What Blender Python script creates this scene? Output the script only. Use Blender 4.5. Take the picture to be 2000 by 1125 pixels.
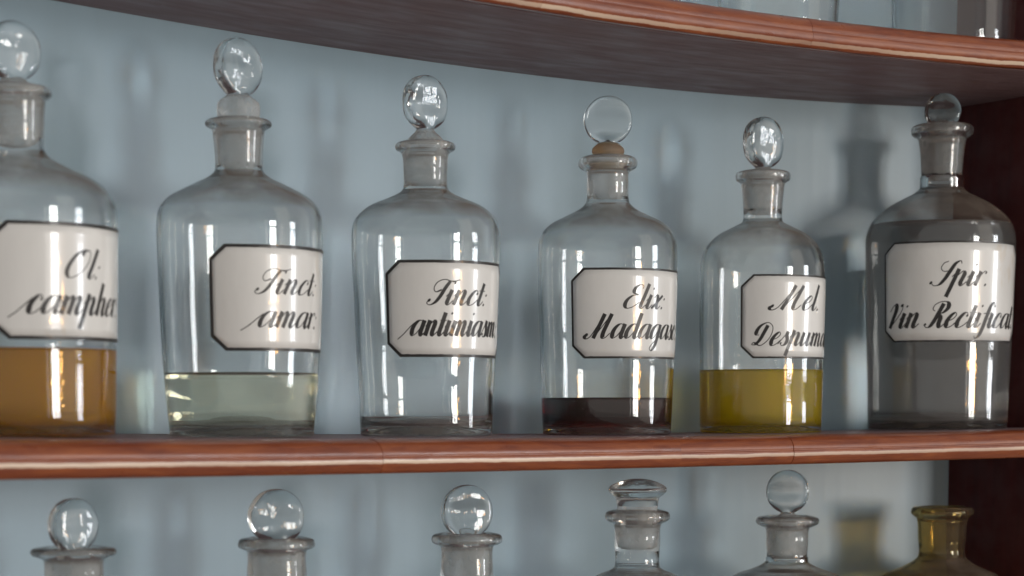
import bpy, math, random
from mathutils import Vector, Matrix, noise as mnoise
R = math.radians
S = bpy.context.scene
for o in list(bpy.data.objects): bpy.data.objects.remove(o)

# ------------------------------------------------------------------ camera
cam = bpy.data.cameras.new('camera'); co = bpy.data.objects.new('camera', cam); S.collection.objects.link(co)
co.location = (0, 0, .0154)
co.rotation_euler = (R(90) - math.atan(.089), 0, 0)
cam.sensor_width = 36; cam.lens = 72; cam.shift_y = .29675
cam.clip_start = .02; cam.clip_end = 60
cam.dof.use_dof = True; cam.dof.focus_distance = 1.24; cam.dof.aperture_fstop = 9.0; cam.dof.aperture_blades = 7
S.camera = co
# ------------------------------------------------------------------ light: dim room + two tall windows + added cream fill + chandelier bulbs
w = bpy.data.worlds.new("World"); S.world = w; w.use_nodes = True
nt = w.node_tree; N = nt.nodes; N.clear()
out = N.new('ShaderNodeOutputWorld'); bg = N.new('ShaderNodeBackground'); tc = N.new('ShaderNodeTexCoord')
sp = N.new('ShaderNodeSeparateXYZ'); rp = N.new('ShaderNodeValToRGB'); mr = N.new('ShaderNodeMapRange')
mr.inputs[1].default_value = -1; mr.inputs[2].default_value = 1
nt.links.new(tc.outputs['Generated'], sp.inputs[0]); nt.links.new(sp.outputs[2], mr.inputs[0])
nt.links.new(mr.outputs[0], rp.inputs[0]); nt.links.new(rp.outputs[0], bg.inputs[0]); nt.links.new(bg.outputs[0], out.inputs[0])
e = rp.color_ramp.elements
e[0].position = .10; e[0].color = (.26, .23, .20, 1)
e[1].position = .90; e[1].color = (.36, .35, .34, 1)
k = e.new(.40); k.color = (.34, .31, .28, 1)
k = e.new(.50); k.color = (.52, .50, .48, 1)
k = e.new(.58); k.color = (.50, .49, .48, 1)
bg.inputs[1].default_value = .86
def area(name, pos, aim, sx, sy, power, col):
    l = bpy.data.lights.new(name, 'AREA'); l.shape = 'RECTANGLE'; l.size = sx; l.size_y = sy; l.energy = power; l.color = col
    o = bpy.data.objects.new(name, l); S.collection.objects.link(o); o.location = pos
    o.rotation_euler = (Vector(aim) - Vector(pos)).to_track_quat('-Z', 'Y').to_euler()
def window_light(az, dist, width, z0, z1, cols, rows, L, col):
    d = Vector((math.sin(R(az)), -math.cos(R(az)), 0)); c = Vector((0, 1.25, 0)) + d * dist
    s = Vector((-d.y, d.x, 0))
    pw, ph = width / cols, (z1 - z0) / rows
    for i in range(cols):
        for j in range(rows):
            p = c + s * ((i + .5) * pw - width / 2); p.z = z0 + (j + .5) * ph
            a, b = pw - .06, ph - .035
            area('window_light', p, (p.x - d.x, p.y - d.y, p.z), a, b, L * math.pi * a * b, col)
window_light(50, 3.3, .56, -.30, .62, 2, 3, 24, (1.0, .985, .95))
window_light(40.5, 3.3, .10, -.30, .62, 1, 3, 6, (1.0, .985, .95))
window_light(84, 3.3, .48, -.30, .62, 2, 3, 17, (.93, .96, 1.0))
area('added_cream_fill', (3.34, -.10, .90), (0, 1.25, .1), 1.5, 2.6, .75 * math.pi * 3.9, (1, .92, .82))  # unseen cream fill, added to brighten the moulding edges and labels
for az, d, z in ((57, 2.6, -.13), (55.5, 2.7, -.09), (57.5, 2.6, -.05), (56, 2.75, -.02), (56.5, 2.6, .04), (58, 2.7, .12), (44, 2.7, -.06), (43, 2.7, .03), (55, 2.7, .20)):
    p = Vector((math.sin(R(az)) * d, 1.25 - math.cos(R(az)) * d, z))
    area('chandelier_bulb', p, (0, 1.25, z), .11, .016, 46 * math.pi * .00176, (1, .50, .13))
V = S.view_settings; S.display_settings.display_device = 'sRGB'
V.view_transform = 'Standard'; V.look = 'None'; V.exposure = .12; V.gamma = 1; V.use_curve_mapping = False
S.render.engine = 'CYCLES'; cy = S.cycles
cy.use_denoising = True; cy.denoiser = 'OPENIMAGEDENOISE'; cy.max_bounces = 28; cy.transmission_bounces = 24; cy.glossy_bounces = 8
cy.diffuse_bounces = 4; cy.transparent_max_bounces = 16; cy.volume_bounces = 0
cy.caustics_reflective = True; cy.caustics_refractive = True; cy.blur_glossy = .05; cy.sample_clamp_indirect = 18

# ------------------------------------------------------------------ helpers
def link(name, me, mats, parent=None, smooth=True):
    o = bpy.data.objects.new(name, me); S.collection.objects.link(o)
    for m in (mats if isinstance(mats, (list, tuple)) else [mats]): me.materials.append(m)
    if smooth:
        for p in me.polygons: p.use_smooth = True
    if parent: o.parent = parent
    return o
def mesh(name, v, f):
    me = bpy.data.meshes.new(name); me.from_pydata([tuple(p) for p in v], [], f); me.update(); return me
def thing(name, loc, label, cat, group=None):
    o = bpy.data.objects.new(name, None); S.collection.objects.link(o); o.location = loc; o.empty_display_size = .02
    o['label'] = label; o['category'] = cat
    if group: o['group'] = group
    return o
def crom(P, n=6):
    """smooth a polyline (non-uniform points) with centripetal-ish Catmull-Rom"""
    Q = [Vector(p) for p in P]; Q = [Q[0] * 2 - Q[1]] + Q + [Q[-1] * 2 - Q[-2]]; o = []
    for i in range(1, len(Q) - 2):
        a, b, c, d = Q[i - 1:i + 3]
        t0, t1, t2, t3 = 0, *(0, 0, 0)
        t1 = t0 + max((b - a).length, 1e-9) ** .5; t2 = t1 + max((c - b).length, 1e-9) ** .5; t3 = t2 + max((d - c).length, 1e-9) ** .5
        for k in range(n):
            t = t1 + (t2 - t1) * k / n
            A1 = a * ((t1 - t) / (t1 - t0)) + b * ((t - t0) / (t1 - t0)); A2 = b * ((t2 - t) / (t2 - t1)) + c * ((t - t1) / (t2 - t1))
            A3 = c * ((t3 - t) / (t3 - t2)) + d * ((t - t2) / (t3 - t2))
            B1 = A1 * ((t2 - t) / (t2 - t0)) + A2 * ((t - t0) / (t2 - t0)); B2 = A2 * ((t3 - t) / (t3 - t1)) + A3 * ((t - t1) / (t3 - t1))
            o.append(B1 * ((t2 - t) / (t2 - t1)) + B2 * ((t - t1) / (t2 - t1)))
    o.append(Q[-2]); return o
def interp(tab, x):
    if x <= tab[0][0]: return tab[0][1]
    for (a, b), (c, d) in zip(tab, tab[1:]):
        if x <= c: return b + (d - b) * (x - a) / max(c - a, 1e-9)
    return tab[-1][1]

# ------------------------------------------------------------------ materials
def nodes(name):
    m = bpy.data.materials.new(name); m.use_nodes = True; t = m.node_tree; t.nodes.clear()
    return m, t, t.nodes.new('ShaderNodeOutputMaterial')
def nn(t, kind, **kw):
    n = t.nodes.new('ShaderNode' + kind)
    for a, b in kw.items():
        if hasattr(n, a): setattr(n, a, b)
        else: n.inputs[a.replace('_', ' ')].default_value = b
    return n
def ramp(t, src, stops):
    r = t.nodes.new('ShaderNodeValToRGB'); t.links.new(src, r.inputs[0]); e = r.color_ramp.elements
    e[0].position, e[0].color = stops[0][0], (*stops[0][1], 1); e[1].position, e[1].color = stops[-1][0], (*stops[-1][1], 1)
    for p, c in stops[1:-1]: k = e.new(p); k.color = (*c, 1)
    return r.outputs[0]
def tex(t, scale, sc3=(1, 1, 1), detail=4, rough=.55, dist=0, coord='Object'):
    c = t.nodes.new('ShaderNodeTexCoord'); mp = t.nodes.new('ShaderNodeMapping'); mp.inputs['Scale'].default_value = sc3
    n = t.nodes.new('ShaderNodeTexNoise'); n.inputs['Scale'].default_value = scale; n.inputs['Detail'].default_value = detail
    n.inputs['Roughness'].default_value = rough; n.inputs['Distortion'].default_value = dist
    if coord == 'World': t.links.new(t.nodes.new('ShaderNodeNewGeometry').outputs['Position'], mp.inputs[0])
    else: t.links.new(c.outputs[coord], mp.inputs[0])
    t.links.new(mp.outputs[0], n.inputs['Vector']); return n.outputs['Fac']
def glass(name, tint=(.993, .995, .992), rough=0.0, wav=.10, dust_reflect=.34, ior=1.5, fine=.05, film=.022, nsc=1):
    m, t, out = nodes(name)
    g = nn(t, 'BsdfGlass', IOR=ior, Roughness=rough); g.inputs['Color'].default_value = (*tint, 1)
    f1 = tex(t, 42 * nsc, (1, 1, .35), 2, .55, 0, 'World'); f2 = tex(t, 9 * nsc, (1, 1, .6), 1, .55, 0, 'World')
    f3 = tex(t, 150, (.35, .35, 1), 2, .55, 0, 'World'); ad3 = nn(t, 'Math', operation='MULTIPLY_ADD'); ad3.inputs[1].default_value = fine; t.links.new(f3, ad3.inputs[0]); t.links.new(f2, ad3.inputs[2])
    add = nn(t, 'Math', operation='MULTIPLY_ADD'); add.inputs[1].default_value = .25
    t.links.new(f1, add.inputs[0]); t.links.new(ad3.outputs[0], add.inputs[2])
    b = nn(t, 'Bump', Strength=wav, Distance=.004); t.links.new(add.outputs[0], b.inputs['Height']); t.links.new(b.outputs[0], g.inputs['Normal'])
    d = nn(t, 'BsdfDiffuse'); d.inputs['Color'].default_value = (.27, .22, .18, 1)  # brown on upward glass: dust plus a painted-in reflection of the shelf underside
    geo = nn(t, 'NewGeometry'); sx = nn(t, 'SeparateXYZ'); t.links.new(geo.outputs['Normal'], sx.inputs[0])
    mr = nn(t, 'MapRange'); mr.inputs[1].default_value = .35; mr.inputs[2].default_value = .9; mr.inputs[3].default_value = film; mr.inputs[4].default_value = dust_reflect
    t.links.new(sx.outputs[2], mr.inputs[0])
    gr = tex(t, 70, (1, 1, 1), 5, .65, 0, 'World'); mu = nn(t, 'Math', operation='MULTIPLY'); t.links.new(mr.outputs[0], mu.inputs[0])
    g2 = nn(t, 'MapRange'); g2.inputs[1].default_value = .3; g2.inputs[2].default_value = .7; g2.inputs[3].default_value = .5; g2.inputs[4].default_value = 1.4
    t.links.new(gr, g2.inputs[0]); t.links.new(g2.outputs[0], mu.inputs[1])
    mx = nn(t, 'MixShader'); t.links.new(mu.outputs[0], mx.inputs[0]); t.links.new(g.outputs[0], mx.inputs[1]); t.links.new(d.outputs[0], mx.inputs[2])
    t.links.new(mx.outputs[0], out.inputs[0]); return m
def frost(name, tint=(.9, .88, .85), rough=.42, milk=.22, ior=1.25):
    m, t, out = nodes(name)
    g = nn(t, 'BsdfGlass', IOR=ior, Roughness=rough); g.inputs['Color'].default_value = (*tint, 1)
    d = nn(t, 'BsdfDiffuse'); d.inputs['Color'].default_value = (.88, .85, .81, 1)
    tr = nn(t, 'BsdfTranslucent'); tr.inputs['Color'].default_value = (.78, .76, .74, 1)
    m1 = nn(t, 'MixShader'); m1.inputs[0].default_value = .5; t.links.new(d.outputs[0], m1.inputs[1]); t.links.new(tr.outputs[0], m1.inputs[2])
    n = tex(t, 130, (1, 1, .6), 4, .6, 0, 'World'); mr = nn(t, 'MapRange'); mr.inputs[1].default_value = .3; mr.inputs[2].default_value = .7
    mr.inputs[3].default_value = milk * .6; mr.inputs[4].default_value = milk * 1.4; t.links.new(n, mr.inputs[0])
    mx = nn(t, 'MixShader'); t.links.new(mr.outputs[0], mx.inputs[0]); t.links.new(g.outputs[0], mx.inputs[1]); t.links.new(m1.outputs[0], mx.inputs[2])
    t.links.new(mx.outputs[0], out.inputs[0]); return m
def liquid(name, absorb, density, ior=1.36, cloudy=None):
    m, t, out = nodes(name)
    g = nn(t, 'BsdfGlass', IOR=ior, Roughness=0.0); s = g.outputs[0]
    if cloudy:
        d0 = nn(t, 'BsdfTranslucent'); d0.inputs['Color'].default_value = (*cloudy[0], 1); d1 = nn(t, 'BsdfDiffuse'); d1.inputs['Color'].default_value = (*cloudy[0], 1)
        d = nn(t, 'MixShader'); t.links.new(d0.outputs[0], d.inputs[1]); t.links.new(d1.outputs[0], d.inputs[2]); d.inputs[0].default_value = .6
        mx = nn(t, 'MixShader'); mx.inputs[0].default_value = cloudy[1]; t.links.new(s, mx.inputs[1]); t.links.new(d.outputs[0], mx.inputs[2]); s = mx.outputs[0]
    t.links.new(s, out.inputs[0])
    v = nn(t, 'VolumeAbsorption', Density=density); v.inputs['Color'].default_value = (*absorb, 1); t.links.new(v.outputs[0], out.inputs['Volume'])
    return m
def wood(name, stops, scale, rough, coat, bump=.12, sc3=(1.2, 14, 14), cs='UV', crough=.18, pale_band=False):
    m, t, out = nodes(name); p = nn(t, 'BsdfPrincipled')
    a = tex(t, scale, sc3, 6, .62, .6, cs); b = tex(t, scale * 6, (sc3[0] * .6, sc3[1], sc3[2]), 4, .6, 0, cs)
    mu = nn(t, 'Math', operation='MULTIPLY_ADD'); mu.inputs[1].default_value = .35; t.links.new(b, mu.inputs[0]); t.links.new(a, mu.inputs[2])
    colr = ramp(t, mu.outputs[0], stops)
    if pale_band:  # blends a ragged pale band along the moulding edge
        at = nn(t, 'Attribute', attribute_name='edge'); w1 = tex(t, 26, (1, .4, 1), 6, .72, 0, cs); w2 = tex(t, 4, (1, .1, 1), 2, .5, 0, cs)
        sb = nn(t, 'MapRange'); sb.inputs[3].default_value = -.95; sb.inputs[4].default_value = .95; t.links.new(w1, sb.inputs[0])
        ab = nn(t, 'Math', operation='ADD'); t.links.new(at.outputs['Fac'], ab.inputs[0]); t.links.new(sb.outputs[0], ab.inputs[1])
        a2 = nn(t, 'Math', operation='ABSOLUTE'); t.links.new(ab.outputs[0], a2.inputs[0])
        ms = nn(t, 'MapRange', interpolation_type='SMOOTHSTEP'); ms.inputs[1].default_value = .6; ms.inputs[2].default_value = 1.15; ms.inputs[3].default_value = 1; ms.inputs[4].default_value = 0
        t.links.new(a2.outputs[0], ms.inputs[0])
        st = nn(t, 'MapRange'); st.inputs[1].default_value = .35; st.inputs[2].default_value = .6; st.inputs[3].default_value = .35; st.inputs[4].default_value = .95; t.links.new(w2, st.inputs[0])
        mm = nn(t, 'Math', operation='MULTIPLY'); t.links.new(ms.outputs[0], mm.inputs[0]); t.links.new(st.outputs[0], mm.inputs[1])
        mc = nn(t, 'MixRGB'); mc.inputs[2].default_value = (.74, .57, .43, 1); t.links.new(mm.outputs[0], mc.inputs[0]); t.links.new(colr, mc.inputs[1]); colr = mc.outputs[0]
    t.links.new(colr, p.inputs['Base Color'])
    c = tex(t, 55, (.5, 1, 1), 3, .55, 0, cs); mr = nn(t, 'MapRange'); mr.inputs[1].default_value = .35; mr.inputs[2].default_value = .7
    mr.inputs[3].default_value = rough * .75; mr.inputs[4].default_value = rough * 1.35; t.links.new(c, mr.inputs[0]); t.links.new(mr.outputs[0], p.inputs['Roughness'])
    p.inputs['Coat Weight'].default_value = coat; p.inputs['Coat Roughness'].default_value = crough
    d = tex(t, 260, (.6, 1, 1), 3, .55, 0, cs); ad = nn(t, 'Math', operation='MULTIPLY_ADD'); ad.inputs[1].default_value = .3; t.links.new(d, ad.inputs[0]); t.links.new(c, ad.inputs[2])
    bp = nn(t, 'Bump', Strength=bump, Distance=.002); t.links.new(ad.outputs[0], bp.inputs['Height'])
    t.links.new(bp.outputs[0], p.inputs['Normal']); t.links.new(bp.outputs[0], p.inputs['Coat Normal'])
    t.links.new(p.outputs[0], out.inputs[0]); return m
def plain(name, col, rough, var=.08, scale=30, sc3=(1, 1, 1), coat=0, bump=0):
    m, t, out = nodes(name); p = nn(t, 'BsdfPrincipled'); a = tex(t, scale, sc3, 6, .6, 0, 'World')
    lo = tuple(c * (1 - var) for c in col); hi = tuple(c * (1 + var) for c in col)
    t.links.new(ramp(t, a, [(.3, lo), (.7, hi)]), p.inputs['Base Color']); p.inputs['Roughness'].default_value = rough
    p.inputs['Coat Weight'].default_value = coat; p.inputs['Coat Roughness'].default_value = .03
    if bump:
        bp = nn(t, 'Bump', Strength=bump, Distance=.001); t.links.new(a, bp.inputs['Height']); t.links.new(bp.outputs[0], p.inputs['Normal'])
    t.links.new(p.outputs[0], out.inputs[0]); return m
M_glass = glass('clear_glass')
M_press = glass('pressed_glass', wav=.32, dust_reflect=.05, fine=.12, film=.02, nsc=5)
M_frost = frost('ground_glass', (.99, .985, .98), .20, .09)
M_plug = frost('ground_plug', (.99, .98, .97), .26, .26, 1.18)
M_stain = frost('stained_ground_glass', (.66, .46, .28), .32, .22)
M_amber = glass('smoky_yellow_glass', (.93, .84, .60), film=.10)
M_wall = plain('blue_grey_paint', (.275, .385, .455), .33, .06, 16, (1, 1, .08), bump=.06)
M_board = wood('dark_mahogany', [(.34, (.165, .095, .100)), (.60, (.215, .130, .136)), (.9, (.275, .175, .178))], 9, .58, .05)
M_mould = wood('varnished_mahogany', [(.34, (.105, .015, .0045)), (.60, (.205, .041, .0095)), (.92, (.33, .086, .019))], 8, .36, .55, .12, (3.2, 15, 14), pale_band=True)
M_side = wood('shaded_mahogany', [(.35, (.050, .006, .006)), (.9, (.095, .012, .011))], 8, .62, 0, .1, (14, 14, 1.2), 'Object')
M_enamel = plain('white_enamel', (.77, .76, .735), .22, .09, 26, (1, 1, .3), coat=.6)
for n_ in M_enamel.node_tree.nodes:
    if n_.type == 'VALTORGB':
        k = n_.color_ramp.elements.new(.24); k.color = (.60, .50, .37, 1); n_.color_ramp.elements[1].position = .335
M_ink = plain('black_enamel', (.016, .013, .012), .4, .35, 90, coat=.15)

# ------------------------------------------------------------------ cabinet
FC = lambda X: 1.12845 + X * (.829165 + X * -.6441905)
BC = lambda X: 1.34903 + X * (.755324 + X * -.833196)
sag = lambda X: (.0341648 * X - .0035975) * X - .00036187
def tang(fn, X):
    d = Vector((1, (fn(X + 1e-3) - fn(X - 1e-3)) / 2e-3)); d.normalize(); return d
cab = thing('apothecary_cabinet', (0, 1.25, 0), 'mahogany apothecary cabinet with a blue-grey back and rounded varnished shelf edges', 'cabinet')
OFF = Vector((0, 1.25, 0))
def local(v): return [Vector(p) - OFF for p in v]
XL, XC = -.37, .3205                      # left end (beyond the frame), back right corner
PD = Vector((math.sin(R(34)), -math.cos(R(34)), 0))
corner = Vector((XC, BC(XC), 0))
# back panel
n = 60; v = []; f = []
xs = [XL - .05 + (XC + .004 - XL + .05) * i / n for i in range(n + 1)]
for x in xs:
    t = tang(BC, x); nb = Vector((-t.y, t.x))
    for dz, dd in ((-.30, 0), (.50, 0), (.50, .012), (-.30, .012)): v.append((x + nb.x * dd, BC(x) + nb.y * dd, dz))
for i in range(n):
    a = i * 4
    for j in range(4): f.append((a + j, a + 4 + j, a + 4 + (j + 1) % 4, a + (j + 1) % 4))
f += [(0, 1, 2, 3), (n * 4 + 3, n * 4 + 2, n * 4 + 1, n * 4)]
link('back_panel', mesh('back_panel', local(v), f), M_wall, cab, False)
# right side panel
sd = Vector((-PD.y, PD.x, 0)); v = []
for z in (-.30, .50):
    for q in (corner - PD * .012, corner + PD * .118, corner + PD * .118 + sd * .022, corner - PD * .012 + sd * .022): v.append((q.x, q.y, z))
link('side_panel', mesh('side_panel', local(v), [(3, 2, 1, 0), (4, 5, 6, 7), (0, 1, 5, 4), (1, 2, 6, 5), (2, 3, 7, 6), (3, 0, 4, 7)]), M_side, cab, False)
PROF = [(-6, .02), (-2.2, 0), (-.5, .02), (.9, .08), (2.1, .17), (2.95, .27), (3.2, .36), (3.05, .44), (2.65, .495), (2.6, .515), (2.72, .545), (2.6, .61), (1.9, .70), (.6, .80), (-1.3, .89), (-4, .955), (-7, .99), (-9, 1.0)]
def end_x(fn):                             # where a shelf curve meets the side panel
    x = XC
    for _ in range(60):
        k = (fn(x) - corner.y) / PD.y; x = .5 * x + .5 * (corner.x + PD.x * k)
    return x
XF = end_x(FC)
def shelf(zb, T, sg, joins, seed, band_at=.35):
    z_at = lambda x: sg(max(x, -.33))
    n = 90
    # board: top at T, from behind the moulding to the back panel
    v = []; f = []
    for i in range(n + 1):
        s = i / n; xf = XL + (XF - .003 - XL) * s; xb = XL + (XC - .0005 - XL) * s
        t = tang(FC, xf); nf = Vector((t.y, -t.x)); q = Vector((xf, FC(xf))) + nf * -.0088
        b = Vector((xb, BC(xb) - .0004))
        za, zc = zb + z_at(xf), zb + z_at(xb)
        v += [(q.x, q.y, za + .0004), (q.x, q.y, za + T), (b.x, b.y, zc + T), (b.x, b.y, zc + .0004)]
    for i in range(n):
        a = i * 4
        for j in range(4): f.append((a + j, a + (j + 1) % 4, a + 4 + (j + 1) % 4, a + 4 + j))
    f += [(3, 2, 1, 0), (n * 4, n * 4 + 1, n * 4 + 2, n * 4 + 3)]
    me = mesh('shelf', local(v), f); ul = me.uv_layers.new(name='grain')
    for lp in me.loops:
        i_, k_ = divmod(lp.vertex_index, 4); ul.data[lp.index].uv = (i_ * .0085 + seed, (0, .02, .19, .21)[k_] + seed * .3)
    sh = link('shelf', me, M_board, cab, False)
    P = crom([Vector((a, b, 0)) for a, b in PROF], 4); rnd = random.Random(seed)
    ed = [XL] + joins + [XF - .003]
    for k in range(len(ed) - 1):
        x0, x1 = ed[k] + .00004, ed[k + 1] - .00004; m = max(6, int((x1 - x0) / .006)); v = []; f = []; c = len(P)
        dz, du = rnd.uniform(-.00012, .00012), rnd.uniform(-.00015, .00015)
        if k % 2: dz += .0002; du += .00012
        for i in range(m + 1):
            x = x0 + (x1 - x0) * i / m; t = tang(FC, x); nf = Vector((t.y, -t.x))
            for q in P:
                wob = mnoise.noise(Vector((x * 30, q.y * 2, seed))) * .00016 + mnoise.noise(Vector((x * 90, q.y * 5, seed + 5))) * .00007
                u = q.x * .001 + du + wob; v.append((x + nf.x * u, FC(x) + nf.y * u, zb + z_at(x) + dz * q.y + T * q.y))
        for i in range(m):
            for j in range(c):
                j2 = (j + 1) % c; f.append((i * c + j, i * c + j2, (i + 1) * c + j2, (i + 1) * c + j))
        b0 = len(v); v += [v[j] for j in range(c)] + [v[m * c + j] for j in range(c)]
        f += [tuple(range(b0, b0 + c))[::-1], tuple(range(b0 + c, b0 + 2 * c))]
        me = mesh('moulding', local(v), f); ul = me.uv_layers.new(name='grain')
        for lp in me.loops:
            i_, k_ = divmod(min(lp.vertex_index, b0 - 1), c); ul.data[lp.index].uv = (x0 + i_ * (x1 - x0) / m * 1.25 + k * 1.7 + seed, k_ / c * .045 + k * .31)
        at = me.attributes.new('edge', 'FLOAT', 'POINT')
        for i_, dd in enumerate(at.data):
            kk = (i_ - b0 if i_ >= b0 else i_) % c; dd.value = (P[kk].y - band_at) / .062 if kk < c * .8 else 9
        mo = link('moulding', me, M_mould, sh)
        for p in me.polygons:
            if len(p.vertices) > 4: p.use_smooth = False
    return sh
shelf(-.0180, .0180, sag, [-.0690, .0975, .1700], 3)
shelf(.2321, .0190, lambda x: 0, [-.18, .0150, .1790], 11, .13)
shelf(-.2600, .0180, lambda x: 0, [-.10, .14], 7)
ZU, ZL = .2511, -.2420
# the grain of the wood runs along the shelves: Object coordinates, turned with the shelf in the mapping

# ------------------------------------------------------------------ bottles
def wobble(th, z, seed, amp):
    return amp * (mnoise.noise(Vector((math.cos(th) * 1.3 + seed, math.sin(th) * 1.3, z * 26))) + .35 * mnoise.noise(Vector((math.cos(th) * 3 + seed * 2, math.sin(th) * 3, z * 120))))
SEG = 112
def lathe(rows, seed=0, amp=0, flags=None):
    """rows of (z, r) in metres, ends on the axis -> closed mesh; flags[i] = material of the band above row i"""
    v = []; f = []; mi = []; idx = []
    for z, r in rows:
        if r < 1e-6: idx.append([len(v)]); v.append((0, 0, z))
        else:
            b = len(v); idx.append(list(range(b, b + SEG)))
            for k in range(SEG):
                th = 2 * math.pi * k / SEG; q = r + (wobble(th, z, seed, amp) if amp else 0) * min(1, r / .02); v.append((q * math.cos(th), q * math.sin(th), z))
    for i in range(len(idx) - 1):
        a, b = idx[i], idx[i + 1]
        for k in range(SEG):
            k2 = (k + 1) % SEG
            if len(a) == 1 and len(b) == 1: break
            if len(a) == 1: f.append((a[0], b[k2], b[k]))
            elif len(b) == 1: f.append((a[k], a[k2], b[0]))
            else: f.append((a[k], a[k2], b[k2], b[k]))
            mi.append(flags[i] if flags else 0)
    return v, f, mi
def section(prof, n=4):
    P = crom([Vector((a, b, 0)) for a, b in prof], n); return [(p.x * .001, max(p.y * .001, 0)) for p in P]
def inner_r(out, wall, z):
    return interp(out, z) - wall
def body_mesh(prof, seed, wall=2.6, base=5.0, neck_h=26, amp=.00022):
    out = [(z, r) for z, r in section(prof)]
    zt = out[-1][0]; mono = []
    for z, r in out:
        if not mono or z > mono[-1][0] + 1e-6: mono.append((z, r))
    rin = out[-1][1] - .0016                      # bore at the mouth
    rb = out[0][1]
    rows = [(out[0][0] + .0072, 0), (out[0][0] + .0068, rb * .25), (out[0][0] + .0052, rb * .5), (out[0][0] + .0026, rb * .75), (out[0][0] + .0003, rb * .93)] + out
    fl = [0] * (len(rows))
    # inside, from the mouth down
    zb = out[0][0] + base * .001; zn = zt - neck_h * .001
    rows += [(zt + .0002, rin + .0006), (zt - .0006, rin)]; fl += [0, 1]
    k = 10
    for i in range(1, k + 1):
        z = zt - .0006 - (neck_h * .001 - .0006) * i / k; rows.append((z, min(rin, interp(mono, z) - .0016) - .0004 * i / k)); fl.append(1 if i < k else 0)
    fl[-1] = 0
    ins = [(z, r) for z, r in mono if zb + .006 < z < zn - .001][::-1]
    for z, r in ins:
        w_ = wall * .001 * (1 if z < zn - .012 else .75)
        rows.append((z, max(r - w_, rin - .0006))); fl.append(0)
    ri = interp(mono, zb + .006) - wall * .001
    rows += [(zb + .0042, ri - .0002), (zb + .0024, ri - .0010), (zb + .0010, ri - .0028), (zb + .0002, ri - .0060), (zb + .0026, ri * .6), (zb + .0046, ri * .3), (zb + .0052, 0)]
    fl += [0] * 7
    v, f, mi = lathe(rows, seed, amp, fl)
    me = mesh('bottle_body', v, f); return me, mi, mono, rin, zb, zn
def liquid_mesh(mono, wall, zb, lev, zn):
    ov = .0002; z0 = zb + .0012; rows = []
    g = lambda z: interp(mono, z) - wall * .001 + ov
    ri = interp(mono, zb + .006) - wall * .001
    rows = [(zb + .0052 - ov, 0), (zb + .0046 - ov, ri * .3), (zb + .0026 - ov, ri * .6), (zb + .0002 - ov, ri - .006 + ov), (zb + .0010 - ov, ri - .0028 + ov), (zb + .0024 - ov, ri - .0010 + ov), (zb + .0042, ri)]
    k = 24
    for i in range(k + 1):
        z = zb + .006 + (lev - zb - .006) * i / k; rows.append((z, g(z)))
    r = g(lev); rows += [(lev + .0016, r - .00002), (lev + .0011, r - .0004), (lev + .0002, r - .0016), (lev, r - .0035), (lev, r * .5), (lev, 0)]
    v, f, mi = lathe(rows); return mesh('liquid', v, f)
def stopper_mesh(plug, ztop, T, psi, n=2.5, face=0.0, seed=0, lathe_top=None, lump=.02):
    """plug: (z, r) in mm from the tip up; above it a disc that reaches ztop, T = thickness / diameter"""
    pl = section(plug, 4); zs, rs = pl[-1]
    rows = [(pl[0][0] - .0012, 0, 0, 2)] + [(pl[0][0] - .0010, pl[0][1] * .8, pl[0][1] * .8, 2)] + [(z, r, r, 2) for z, r in pl]
    npl = len(rows)
    if lathe_top is None:
        D = ztop * .001 - zs; Rr = (D * D + rs * rs) / (2 * D); zc = ztop * .001 - Rr; a0 = -math.acos(min(1, rs / Rr))
        m = 34
        for i in range(1, m + 1):
            a = a0 + (math.pi / 2 - a0) * i / m; z = zc + Rr * math.sin(a); w_ = Rr * math.cos(a)
            s = max(0, math.cos(a)); t_ = T * Rr * s ** .55
            bl = min(1, i / 9); bl = bl * bl * (3 - 2 * bl); t_ = rs * (1 - bl) + t_ * bl; t_ = min(t_, w_)
            dim = 1 - face * math.exp(-((z - zc) / (Rr * .55)) ** 2)
            rows.append((z, max(w_, 0), max(t_ * dim, 0), 2 + (n - 2) * bl))
        rows[-1] = (ztop * .001, 0, 0, 2)
    else:
        rows += [(z, r, r, 2) for z, r in section(lathe_top, 5)]; rows[-1] = (rows[-1][0], 0, 0, 2)
    v = []; f = []; mi = []; idx = []; G = 96; ca, sa = math.cos(psi), math.sin(psi)
    for z, a, b, e_ in rows:
        if a < 1e-6: idx.append([len(v)]); v.append((0, 0, z)); continue
        s0 = len(v); idx.append(list(range(s0, s0 + G)))
        for k in range(G):
            th = 2 * math.pi * k / G; c, s = math.cos(th), math.sin(th)
            x = a * math.copysign(abs(c) ** (2 / e_), c); y = b * math.copysign(abs(s) ** (2 / e_), s)
            d = 1 + lump * mnoise.noise(Vector((x * 110 + seed, y * 110, z * 110))) + (lump - .02) * .5 * mnoise.noise(Vector((x * 420 + seed, y * 420, z * 420)))
            x *= d; y *= d
            v.append((x * ca - y * sa, x * sa + y * ca, z))
    for i in range(len(idx) - 1):
        a, b = idx[i], idx[i + 1]
        for k in range(G):
            k2 = (k + 1) % G
            if len(a) == 1: f.append((a[0], b[k2], b[k]))
            elif len(b) == 1: f.append((a[k], a[k2], b[0]))
            else: f.append((a[k], a[k2], b[k2], b[k]))
            mi.append(1 if i < npl - 3 else 0)
    return mesh('stopper', v, f), mi

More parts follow.
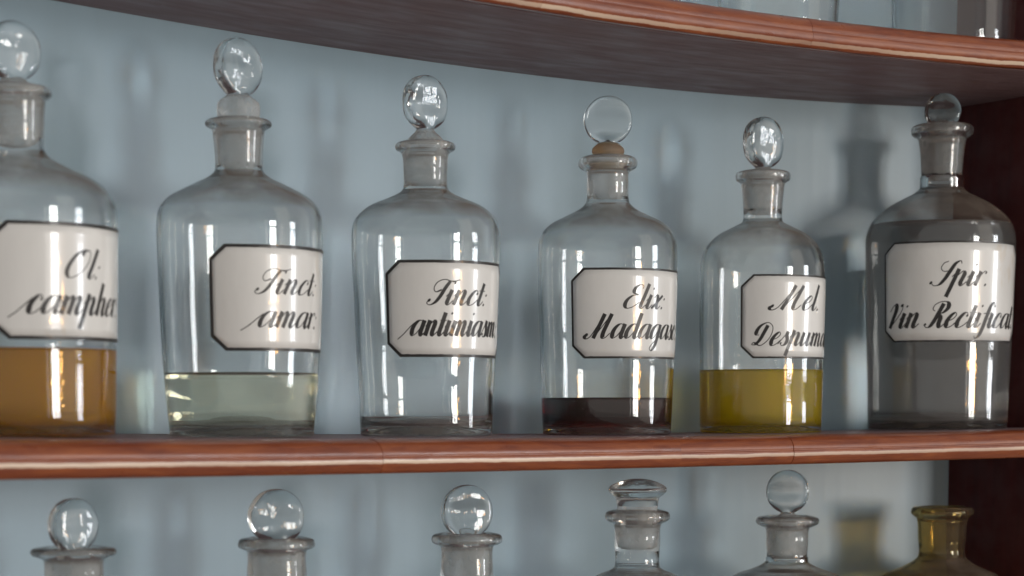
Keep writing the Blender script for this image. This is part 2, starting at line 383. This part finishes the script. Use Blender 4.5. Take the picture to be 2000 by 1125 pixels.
# ---- pointed-pen lettering
GL = {
 'a': (.92, [[(.64, .82), (.5, .98), (.34, .98), (.14, .75), (.06, .35), (.17, .03), (.36, .12), (.55, .5), (.66, .95)], [(.68, 1.0), (.66, .5), (.67, .15), (.76, .0), (.92, .22)]]),
 'c': (.66, [[(.5, .82), (.45, .97), (.32, 1.0), (.14, .75), (.05, .35), (.16, .02), (.36, .05), (.66, .4)]], [(.49, .79, .085)]),
 'd': (.96, [[(.64, .82), (.5, .98), (.34, .98), (.14, .75), (.06, .35), (.17, .03), (.36, .12), (.55, .5), (.66, .95)], [(.68, 1.75), (.67, .8), (.67, .15), (.77, 0), (.96, .25)]]),
 'e': (.62, [[(.08, .42), (.34, .58), (.45, .84), (.34, 1.0), (.15, .78), (.05, .35), (.17, .01), (.36, .06), (.62, .42)]]),
 'f': (.52, [[(.62, 1.5), (.5, 1.72), (.34, 1.5), (.27, .8), (.24, -.1), (.14, -.6), (-.04, -.72), (-.12, -.55)], [(-.02, .95), (.2, .97), (.48, .95)]]),
 'g': (.92, [[(.64, .82), (.5, .98), (.34, .98), (.14, .75), (.06, .35), (.17, .03), (.36, .12), (.55, .5), (.66, .95)], [(.68, 1.0), (.67, .2), (.62, -.5), (.42, -.82), (.24, -.66), (.4, -.3), (.92, .22)]]),
 'h': (.84, [[(.14, 1.78), (.12, .9), (.12, 0)], [(.12, .25), (.24, .75), (.4, .99), (.52, .85), (.52, .2), (.62, 0), (.82, .25)]]),
 'i': (.42, [[(-.06, .55), (.12, .95)], [(.12, 1.0), (.11, .5), (.12, .13), (.22, 0), (.42, .3)]], [(.14, 1.45, .075)]),
 'l': (.42, [[(.13, 1.78), (.12, .8), (.12, .15), (.22, 0), (.42, .28)]]),
 'm': (1.24, [[(-.05, .6), (.12, .96)], [(.12, 1), (.11, 0)], [(.11, .25), (.24, .75), (.38, .99), (.48, .85), (.48, 0)], [(.48, .25), (.61, .75), (.76, .99), (.87, .85), (.87, .18), (.97, 0), (1.2, .3)]]),
 'n': (.86, [[(-.05, .6), (.12, .96)], [(.12, 1), (.11, 0)], [(.11, .25), (.24, .75), (.4, .99), (.5, .85), (.5, .18), (.6, 0), (.82, .28)]]),
 'p': (.84, [[(-.05, .6), (.12, 1.0)], [(.13, 1.15), (.12, 0), (.11, -.78)], [(.12, .25), (.24, .75), (.4, .99), (.52, .85), (.52, .18), (.62, 0), (.82, .28)]]),
 'r': (.58, [[(-.05, .6), (.12, .96)], [(.12, 1), (.11, 0)], [(.11, .3), (.22, .75), (.36, 1.0), (.5, .98)]], [(.47, .9, .08)]),
 's': (.56, [[(-.1, .1), (.14, .7), (.28, 1.08)], [(.28, 1.05), (.28, .78), (.42, .4), (.36, .08), (.2, -.01), (.06, .12)]], [(.07, .17, .07)]),
 't': (.44, [[(.13, 1.5), (.12, .7), (.12, .15), (.22, 0), (.44, .3)], [(-.08, 1.0), (.14, .98), (.36, 1.0)]]),
 'u': (.9, [[(-.05, .6), (.1, .96)], [(.1, 1), (.1, .2), (.2, 0), (.38, .2), (.56, .75)], [(.58, 1), (.57, .18), (.67, 0), (.88, .28)]]),
 'x': (.66, [[(-.02, .8), (.1, 1), (.24, .8), (.32, .2), (.44, 0), (.62, .24)], [(.56, .98), (.3, .5), (.02, .02)]]),
 '.': (.32, [], [(.12, .07, .085)]),
 ':': (.34, [], [(.12, .07, .085), (.13, .72, .08)]),
 ' ': (.42, []),
 'O': (1.12, [[(.78, 1.62), (.55, 1.7), (.26, 1.45), (.08, .85), (.1, .3), (.32, 0), (.62, .15), (.9, .65), (.96, 1.2), (.8, 1.66), (.58, 1.6), (.5, 1.35)]]),
 'T': (.95, [[(.78, 1.58), (.66, 1.15), (.55, .5), (.4, .12), (.18, -.02), (.0, .12), (.06, .3)], [(.5, 1.0), (.24, .85), (.06, 1.1), (.12, 1.5), (.42, 1.68), (.75, 1.6), (1.0, 1.58), (1.3, 1.68)]], [(.07, .29, .105)], [(.8, 1.60, 1.18, 1.60, .085)]),
 'E': (.88, [[(.72, 1.42), (.68, 1.64), (.46, 1.7), (.26, 1.45), (.3, 1.12), (.56, .98), (.3, .92), (.08, .6), (.08, .2), (.26, 0), (.52, .08), (.84, .45)]]),
 'M': (1.62, [[(.02, .3), (-.1, .1), (.06, -.03), (.26, .1), (.48, .7), (.74, 1.68)], [(.74, 1.68), (.66, 1.0), (.56, .3), (.52, 0)], [(.52, 0), (.84, .8), (1.2, 1.68)], [(1.2, 1.68), (1.12, 1.0), (1.06, .3), (1.14, .02), (1.28, .04), (1.5, .35)]], [(.0, .24, .105)]),
 'D': (1.12, [[(.56, 1.5), (.5, .95), (.4, .35), (.22, .05), (.04, .08), (.1, .22), (.32, .1), (.6, 0), (.9, .35), (1.0, .95), (.86, 1.45), (.5, 1.7), (.16, 1.5), (.02, 1.1), (.08, .8), (.26, .78)]]),
 'S': (.88, [[(.5, 1.0), (.28, .98), (.08, 1.2), (.12, 1.55), (.3, 1.66)], [(1.02, 1.5), (.9, 1.7), (.72, 1.55), (.6, 1.0), (.5, .4), (.34, .05), (.12, 0), (-.08, .18)]], [(-.1, .2, .1)]),
 'V': (.78, [[(-.12, 1.1), (.0, 1.5), (.14, 1.62), (.26, 1.3), (.24, .6), (.2, 0)], [(.2, 0), (.48, .6), (.66, 1.2), (.62, 1.6)]], [(.56, 1.52, .1)]),
 'R': (1.05, [[(.52, 1.6), (.44, 1.0), (.34, .35), (.2, .03), (.02, .02), (-.08, .16)], [(.2, 1.1), (.05, 1.2), (.05, 1.5), (.34, 1.72), (.72, 1.68), (.86, 1.35), (.7, 1.02), (.46, .9)], [(.46, .9), (.64, .7), (.68, .25), (.8, 0), (1.04, .3)]], [(-.08, .2, .085)]),
}
SLANT = .42
def write(text, th0, th1, zb, xh, surf, me_out, hair=.06, fat=.29, entry=False):
    """lays the words on the label between two angles (degrees from the label's zero)"""
    v, f = me_out; items = []; x = 0
    if entry: items.append(('s', [(-.75, -.22), (-.45, .1), (-.12, .6), (.08, .85)]))
    for ch in text:
        g = GL[ch]
        for s in g[1]: items.append(('s', [(a + x, b) for a, b in s]))
        for d in (g[2] if len(g) > 2 else []): items.append(('d', (d[0] + x, d[1], d[2])))
        for d in (g[3] if len(g) > 3 else []): items.append(('b', (d[0] + x, d[1], d[2] + x, d[3], d[4])))
        x += g[0]
    total = x + .25
    sc = R(th1 - th0) / total
    def put(px, py, lift):
        th = R(th0) + (px + SLANT * py * .8) * sc; z = zb + py * xh
        v.append(surf(th, z, .00046 + lift)); return len(v) - 1
    asp = sc * surf.r / xh
    lift = 0
    for kind, q in items:
        lift += 3e-6
        if kind == 'd':
            c = put(q[0], q[1], lift); ring = [put(q[0] + q[2] / asp * math.cos(k * math.pi / 8) * .95, q[1] + q[2] * 1.12 * math.sin(k * math.pi / 8), lift) for k in range(16)]
            for k in range(16): f.append((c, ring[k], ring[(k + 1) % 16]))
            continue
        if kind == 'b':
            a, b, c, d, wd = q; pr = None; m = 12
            for i in range(m + 1):
                u = i / m; hw = wd * math.sin(math.pi * u) * .9; px = a + (c - a) * u; py = b + (d - b) * u - .06 * math.sin(math.pi * u)
                cu = (put(px, py + hw, lift), put(px, py - hw * .6, lift))
                if pr: f.append((pr[1], cu[1], cu[0], pr[0]))
                pr = cu
            continue
        P = [p.xy for p in crom([Vector((a, b, 0)) for a, b in q], 7)]
        P2 = [Vector(((p.x + SLANT * .8 * p.y) * asp, p.y)) for p in P]
        wd = []
        for i in range(len(P)):
            d = P2[min(i + 1, len(P) - 1)] - P2[max(i - 1, 0)]; d.normalize()
            wd.append(hair + (fat - hair) * max(0, -d.y - .25) ** 1.1 / .75 ** 1.1)
        for _ in range(3): wd = [(wd[max(i - 1, 0)] + 2 * wd[i] + wd[min(i + 1, len(wd) - 1)]) / 4 for i in range(len(wd))]
        pr = None
        for i in range(len(P)):
            d = P2[min(i + 1, len(P) - 1)] - P2[max(i - 1, 0)]; d.normalize(); nrm = Vector((-d.y, d.x)) * (wd[i] / 2)
            cu = []
            for s in (1, -1):
                e2 = P2[i] + nrm * s; th = R(th0) + e2.x / asp * sc; z = zb + e2.y * xh
                v.append(surf(th, z, .00046 + lift)); cu.append(len(v) - 1)
            if pr: f.append((pr[0], pr[1], cu[1], cu[0]))
            pr = cu
class Surf:
    """point on the bottle's skin: th measured from the direction of the label's zero towards the right of the picture"""
    def __init__(s, mono, az0, seed, amp): s.m, s.a, s.seed, s.amp, s.r = mono, az0, seed, amp, interp(mono, .07)
    def __call__(s, th, z, lift):
        al = s.a + th; r = interp(s.m, z); pa = math.atan2(-math.cos(al), math.sin(al)); r += wobble(pa, z, s.seed, s.amp) + lift
        return (r * math.sin(al), -r * math.cos(al), z)
def make_label(parent, surf, left, right, zb, zt, bw, lines, fat, cut=(8.0, 7.4)):
    L, Rr = R(left), R(right); ct = cut[0] * .001 / surf.r; cz = cut[1] * .001; nT, nZ = 48, 10
    def lims(th):
        d = min(th - L, Rr - th)
        k = max(0, 1 - d / ct) * cz
        return zb + k, zt - k
    ths = [L, L + ct * .5, L + ct] + [L + ct + (Rr - L - 2 * ct) * i / nT for i in range(1, nT)] + [Rr - ct, Rr - ct * .5, Rr]
    v = []; f = []; C = nZ + 1
    for lift in (.0004, -.0002):
        for th in ths:
            a, b = lims(th)
            for j in range(C): v.append(surf(th, a + (b - a) * j / nZ, lift))
    m = len(ths); H = m * C
    for i in range(m - 1):
        for j in range(nZ):
            a = i * C + j; f.append((a, a + C, a + C + 1, a + 1)); f.append((H + a, H + a + 1, H + a + C + 1, H + a + C))
        f.append((i * C, H + i * C, H + (i + 1) * C, (i + 1) * C)); a = i * C + nZ; f.append((a, a + C, H + a + C, H + a))
    for j in range(nZ):
        f.append((j, j + 1, H + j + 1, H + j)); a = (m - 1) * C + j; f.append((a, H + a, H + a + 1, a + 1))
    lab = link('label', mesh('label', v, f), M_enamel, parent)
    # border: an octagon ring
    def ring(ins):
        iz = ins; it = ins / surf.r; kk = .42 * ins
        pts = []
        A, B = L + it, Rr - it; c2, z2 = ct - .42 * it, cz - kk
        cor = [(A, zb + iz + z2), (A + c2, zb + iz), (B - c2, zb + iz), (B, zb + iz + z2), (B, zt - iz - z2), (B - c2, zt - iz), (A + c2, zt - iz), (A, zt - iz - z2)]
        for i in range(8):
            p, q = cor[i], cor[(i + 1) % 8]; n_ = 40 if i in (1, 5) else 6
            for k in range(n_): pts.append((p[0] + (q[0] - p[0]) * k / n_, p[1] + (q[1] - p[1]) * k / n_))
        return pts
    o_, i_ = ring(-.0001), ring(bw * .001); v = []; f = []; n_ = len(o_)
    for k in range(n_):
        wv = .00017 * mnoise.noise(Vector((k * .7, surf.seed, 0)))
        v.append(surf(o_[k][0], o_[k][1], .00044)); v.append(surf(i_[k][0], i_[k][1] + wv, .00044))
    for k in range(n_):
        a, b = 2 * k, 2 * ((k + 1) % n_); f.append((a, b, b + 1, a + 1))
    link('label_border', mesh('label_border', v, f), M_ink, lab)
    v, f = [], []
    for s, a, b, z, xh, ent in lines: write(s, a, b, z, xh, surf, (v, f), fat=fat, entry=ent)
    link('lettering', mesh('lettering', v, f), M_ink, lab)
def put_mats(o, mats, mi):
    o.data.materials.clear()
    for m in mats: o.data.materials.append(m)
    for p, k in zip(o.data.polygons, mi): p.material_index = k

L_oil = liquid('amber_oil', (.96, .78, .0), 50, 1.44, ((1.0, .50, .0), .42))
L_pale = liquid('pale_tincture', (.93, .905, .68), 13)
L_dark = liquid('dark_elixir', (.81, .18, .02), 245, 1.36)
L_yel = liquid('yellow_syrup', (.98, .87, .0), 62, 1.45, ((1.0, .80, .0), .42))
L_clear = liquid('clear_spirit', (.95, .94, .92), 2.0, 1.36, ((.60, .55, .52), .22))
AMP = .00016
MID = [
 dict(X=-.2416, Y=1.0105, zb=.0025, view=-13.45, label='glass bottle labelled Ol campher, part filled with orange amber oil',
  prof=[(.2, 42.8), (.5, 45.3), (2.9, 45.84), (37.9, 46.95), (72.7, 47.8), (100, 48.2), (104.9, 48.3), (109.8, 48.15), (113.5, 47.4), (119.2, 44.4), (124.1, 38.4), (128.75, 28.6), (132.4, 20.9), (134.9, 16.9), (137.3, 14.7), (140.5, 13.9), (149.1, 14.2), (157.7, 14.7), (162.3, 15.4), (163.5, 16.9), (164.7, 18), (166.2, 18.1), (167.7, 17.6), (168.6, 15.9), (169.1, 13.9)],
  stop=[(141.3, 9.6), (143, 10.9), (149.1, 11.3), (166.2, 12.0), (168.9, 12.1), (170, 9.4), (171.2, 6.95), (172.3, 5.7)], top=200.0, T=.36, psi=40, liq=40.4, lm=L_oil,
  lab=(-15.1, 97, 45.7, 100.5, 1.6), fat=.30, txt=[('Ol:', 25, 55, 74.8, 7.9, 0), ('campher:', 4, 79, 57.6, 8.7, 1)]),
 dict(X=-.1463, Y=1.1134, zb=.0009, view=-7.49, label='glass bottle labelled Tinct amar, holding a little pale greenish liquid',
  prof=[(0.1, 35.5), (.5, 38.6), (3.45, 39.1), (31, 41.5), (69.5, 43.3), (105, 44.3), (113.1, 44.3), (118.6, 43.7), (122.6, 42), (126.7, 38.5), (131.6, 30.2), (135.4, 22.5), (138.1, 17), (140.8, 13.7), (143, 12.8), (151.1, 12.9), (159.2, 13.6), (163, 14.1), (164.3, 15.9), (165.4, 17.5), (166.5, 17.8), (167.5, 17.5), (168.6, 15.9), (169.15, 13.7)],
  stop=[(141.6, 7.6), (143.5, 8.8), (153.8, 9.7), (167.3, 10.9), (174, 11.5), (177, 11.2), (178.8, 9.85), (180.5, 7.4), (181.8, 6.0)], top=211.8, T=.36, psi=47, liq=32.4, lm=L_pale,
  lab=(-21.1, 100, 44.9, 99.6, 1.6), fat=.29, txt=[('Tinct:', 9, 67, 74.4, 7.75, 0), ('amar:', 11, 69, 57.1, 8.3, 1)]),
 dict(X=-.0502, Y=1.2052, zb=-.0001, view=-2.38, label='empty glass bottle labelled Tinct antimiasm, tapering towards its base',
  prof=[(0.1, 35.2), (.6, 38.2), (4.1, 38.75), (21.5, 39.3), (45.3, 40.7), (75, 41.8), (104.6, 43.1), (114.9, 43.2), (120.8, 42.7), (124.6, 41.4), (128.2, 38.7), (132.6, 33.3), (137, 23.2), (139.9, 16.7), (142.2, 13.7), (145.2, 12.8), (154.6, 12.9), (161.9, 13.5), (163.9, 14.8), (165.1, 16.9), (166.3, 17.5), (167.7, 17.5), (168.9, 16.6), (169.8, 14.2)],
  stop=[(145.2, 9.2), (147, 10.4), (163.3, 11.4), (168.3, 11.9), (170.4, 10.9), (173.3, 8.3), (175.6, 5.9), (177.1, 5.0)], top=207.8, T=.42, psi=42, face=.35,
  lab=(-31.9, 88, 45.1, 99.2, 1.5), fat=.29, txt=[('Tinct:', 0, 57, 74.3, 8.4, 0), ('antimiasm:', -13, 77, 56.9, 8.7, 1)]),
 dict(X=.0598, Y=1.2957, zb=-.0005, view=2.64, label='glass bottle labelled Elix Madagasc, with dark brown liquid at the bottom',
  prof=[(0.1, 36.8), (.5, 40), (3.6, 40.5), (28.7, 41.6), (63.9, 42.6), (92.6, 43.5), (113.2, 43.75), (119.6, 43.25), (123.7, 41.95), (127.5, 39.7), (131.9, 34.6), (135.7, 26.9), (139.2, 19.8), (142, 15.7), (144.5, 13.75), (148, 13.1), (155.9, 13.1), (162.8, 13.2), (164.1, 14.7), (165.4, 17.2), (167.2, 18.4), (169.8, 18.4), (171.7, 17.2), (172.9, 14.7)],
  stop=[(145.8, 8.0), (147.7, 9.3), (162.2, 10.4), (171, 10.8), (172.9, 9.9), (174.2, 9.6), (175.7, 10.2), (177.6, 9.9), (179.5, 8), (181.1, 6.1)], top=210.1, T=.24, psi=-3, n=3.6, pressed=0, liq=21.6, lm=L_dark, stain=True,
  lab=(-30, 90, 46.9, 101.4, 1.2), fat=.30, txt=[('Elix:', 12, 56, 77.1, 8.4, 0), ('Madagasc:', -18, 82, 58.9, 8.8, 0)]),
 dict(X=.1654, Y=1.368, zb=0.0, view=6.89, label='round shouldered glass bottle labelled Mel Despumat, half full of yellow syrup',
  prof=[(0.1, 36.8), (.5, 39.7), (3.5, 40.2), (29, 40.7), (69.5, 41.1), (103, 41.3), (109.8, 41), (115.5, 39.9), (120.9, 37.9), (125.9, 34.2), (130.6, 28.7), (133.9, 22.3), (136.6, 16.9), (138.6, 13.5), (141.3, 12.7), (150, 13), (158.3, 13.8), (163.3, 14.5), (164.6, 15.9), (165.6, 17.5), (167.3, 18), (169.3, 18), (170.6, 17.2), (171.6, 14.8)],
  stop=[(144, 8.4), (146, 9.4), (160, 10.9), (168.6, 11.6), (170.3, 11.1), (171.6, 8.1), (172.9, 6.1), (173.9, 5.1)], top=206.8, T=.40, psi=38, face=.25, liq=39.8, lm=L_yel,
  lab=(-18.7, 98, 48.3, 101.8, 1.1), fat=.30, txt=[('Mel.', 8, 67, 79.3, 9.3, 0), ('Despumat.', -9.5, 94, 56.4, 8.6, 0)]),
 dict(X=.2975, Y=1.4381, zb=.0016, view=11.69, label='tall wide glass bottle labelled Spir Vin Rectificat, filled with clear spirit',
  prof=[(0.1, 44.5), (.5, 47.3), (4.9, 48), (28.1, 48.7), (67.1, 50), (99, 50.8), (127, 51.4), (133.5, 51), (139.5, 49.4), (144.7, 46.2), (150, 40.8), (155.2, 33.7), (159.5, 25.6), (163, 18.8), (165.8, 15.3), (168.6, 13.8), (176.2, 14), (190.2, 14.9), (197.2, 15.9), (200, 16.6), (201.4, 19.1), (203.1, 20.9), (205.2, 21.2), (207.3, 21.1), (208.7, 19.8), (209.7, 17)],
  stop=[(172.8, 10.0), (175.2, 11.1), (190.2, 12.4), (203.5, 13.3), (205.6, 12.7), (207, 9.9), (208.3, 7.1)], top=231.3, T=.34, psi=-4, liq=139.1, lm=L_clear, neck=34,
  lab=(-45.5, 81, 59.4, 126.2, 1.0), fat=.30, txt=[('Spir.', -6, 42, 96.6, 9.7, 0), ('Vin Rectificat.', -43, 78, 68.7, 10, 0)]),
]
WALL = 2.4
def bottle(d, zbase, group, seed, glass_m=None, frost_m=None):
    t = thing('apothecary_bottle', (d['X'], d['Y'], zbase), d['label'], 'bottle', group)
    me, mi, mono, rin, zb, zn = body_mesh(d['prof'], seed, WALL, neck_h=d.get('neck', 25), amp=AMP)
    b = link('bottle_body', me, [], t); put_mats(b, [glass_m or M_glass, frost_m or M_frost], mi)
    if d.get('stop'):
        st, sm = stopper_mesh(d['stop'], d.get('top', 0), d.get('T', .35), R(d.get('psi', 30)), d.get('n', 3.2), d.get('face', .18), seed, d.get('cap'), d.get('lump', .022))
        s = link('stopper', st, [], t); put_mats(s, [M_press if d.get('pressed', 1) else M_glass, M_plug, M_stain], sm)
        if d.get('stain'):
            for p in st.polygons:
                if p.material_index == 1 and p.center.z > .1725: p.material_index = 2
    if d.get('liq'):
        link('liquid', liquid_mesh(mono, WALL, zb, d['liq'] * .001, zn), d['lm'], t)
    if d.get('lab'):
        l, r_, z0, z1, bw = d['lab']; sf = Surf(mono, R(-d['view']), seed, AMP)
        make_label(t, sf, l, r_, z0 * .001, z1 * .001, bw, [(s, a, b2, z * .001, xh * .001, en) for s, a, b2, z, xh, en in d['txt']], d['fat'])
    return t
for i, d in enumerate(MID): bottle(d, d['zb'] + .00012, 'labelled bottles on the middle shelf', 1.7 * i + 1)

# ---- the row below: only necks and stoppers reach into the picture
def low_prof(neck, zlip, Rb, zbase):
    """neck: (z, r) world mm from the shoulder up; a body like the middle row's is grown below it"""
    z0, r0 = neck[0]; zs = z0 - zbase
    P = [(.1, Rb * .82), (.5, Rb * .9), (3.5, Rb * .915), (30, Rb * .94), (70, Rb * .98), (zs - 44, Rb), (zs - 34, Rb * .99), (zs - 27, Rb * .94), (zs - 19, Rb * .78), (zs - 12, Rb * .55), (zs - 6, Rb * .38), (zs - 2.5, max(r0 * 1.06, Rb * .33))]
    if r0 > 20:
        P = [(.1, Rb * .82), (.5, Rb * .9), (3.5, Rb * .915), (30, Rb * .94), (70, Rb * .98), (zs - 30, Rb), (zs - 20, Rb * .98), (zs - 10, r0 + (Rb - r0) * .62)]
    return P + [(z - zbase, r) for z, r in neck]
zl = ZL * 1000
LOW = [
 dict(X=-.2207, Y=1.0291, Rb=44, neck=[(-80, 14.4), (-68.2, 14.7), (-60.4, 15.1), (-59.1, 17), (-57.8, 20.4), (-56, 21.4), (-54.4, 20.3), (-53.7, 15.5)], plug=[(-79, 9.5), (-77, 11), (-60, 12.6), (-57, 12), (-55.6, 7.5), (-55.2, 5.9)], top=-28.9, T=.42, psi=44, label='clear bottle with an oval glass stopper, leftmost in the bottom row'),
 dict(X=-.1296, Y=1.1252, Rb=45, neck=[(-84, 16.2), (-76, 16.6), (-62.7, 16.4), (-61.3, 18.6), (-60.1, 20.9), (-57.9, 21.1), (-55.9, 20.3), (-54.8, 16.3)], plug=[(-80, 11), (-78, 12.4), (-62, 13.6), (-59.5, 12.6), (-58, 8.5), (-57.6, 7)], top=-28, T=.62, psi=25, lump=.05, label='clear bottle with a large ball stopper, below the Tinct amar bottle'),
 dict(X=-.0269, Y=1.2207, Rb=44, neck=[(-90, 15.6), (-83.7, 15.9), (-66.2, 15.9), (-65, 18.4), (-63.5, 20.8), (-61, 21.2), (-59.2, 20.2), (-58, 15.9)], plug=[(-84, 11), (-82, 12), (-66, 13.3), (-62, 12.4), (-60.4, 8), (-60.1, 6.7)], top=-29.2, T=.40, psi=22, face=.3, label='clear bottle with a round disc stopper, below the Tinct antimiasm bottle'),
 dict(X=.08, Y=1.3057, Rb=44, neck=[(-90.6, 26.2), (-86.3, 16.2), (-84, 14.4), (-69.3, 14.7), (-57.5, 15.4), (-55.9, 18.3), (-53.9, 20.6), (-51.6, 20.7), (-49.7, 19.6), (-48.4, 15.7)], plug=[(-72, 10.2), (-69.3, 10.9), (-58, 11.9), (-49.7, 12.6), (-42, 13.6)], cap=[(-41.4, 13.7), (-40.3, 14.2), (-38.9, 16.2), (-36.5, 18.5), (-35, 18.6), (-33.5, 17.8), (-30.7, 13), (-28.7, 5), (-28.45, 0)], label='clear bottle with a flat mushroom stopper raised out of its neck'),
 dict(X=.185, Y=1.3748, Rb=47, neck=[(-96.2, 35.5), (-91.7, 24.1), (-88.6, 17.2), (-85.9, 14.1), (-73.8, 14.1), (-64.1, 14.8), (-62.7, 17.9), (-61, 20.6), (-59.3, 21.3), (-57.2, 20.6), (-55.9, 16.5)], plug=[(-82, 9.5), (-80, 10.8), (-64, 12), (-58, 12.7), (-56.4, 9.5), (-55.2, 6), (-53.6, 4.3)], top=-24.9, T=.42, psi=-25, face=.3, label='clear bottle with a lollipop stopper on a short stem, below the Mel Despumat bottle'),
 dict(X=.3018, Y=1.435, Rb=47, neck=[(-101.1, 40), (-95, 27.3), (-90.7, 19.8), (-87, 16.2), (-74.1, 16.5), (-61.1, 17.6), (-59.3, 19.4), (-57.2, 21.5), (-55, 21.5), (-53.2, 20.5), (-52.5, 17.2)], label='open bottle of smoky yellow glass without a stopper, by the cabinet side'),
]
for i, d in enumerate(LOW):
    q = dict(X=d['X'], Y=d['Y'], label=d['label'], prof=low_prof(d['neck'], 0, d['Rb'], zl), T=d.get('T', .3), psi=d.get('psi', 0), face=d.get('face', .15), neck=26, lump=d.get('lump', .022))
    if 'plug' in d: q['stop'] = [(z - zl, r) for z, r in d['plug']]; q['top'] = d.get('top', 0) - zl
    if 'cap' in d: q['cap'] = [(z - zl, r) for z, r in d['cap']]
    bottle(q, ZL + .00012, 'bottles on the lower shelf', 20 + i * 1.3, M_amber if i == 5 else None, M_amber if i == 5 else None)
# ---- the row above: only the feet of two bottles reach into the picture
for i, (X, Y, sc, lab) in enumerate(((.1749, 1.3738, 1.0, 'foot of a clear bottle on the upper shelf, above the Mel Despumat bottle'), (.3040, 1.4400, 1.0, 'foot of a clear bottle on the upper shelf, in the corner by the cabinet side'))):
    d = dict(MID[2 + i]); q = dict(X=X, Y=Y, label=lab, prof=[(z, r * sc) for z, r in d['prof']], stop=d['stop'], top=d['top'], T=.36, psi=30)
    bottle(q, ZU + .00012, 'bottles on the upper shelf', 40 + i * 2.1)
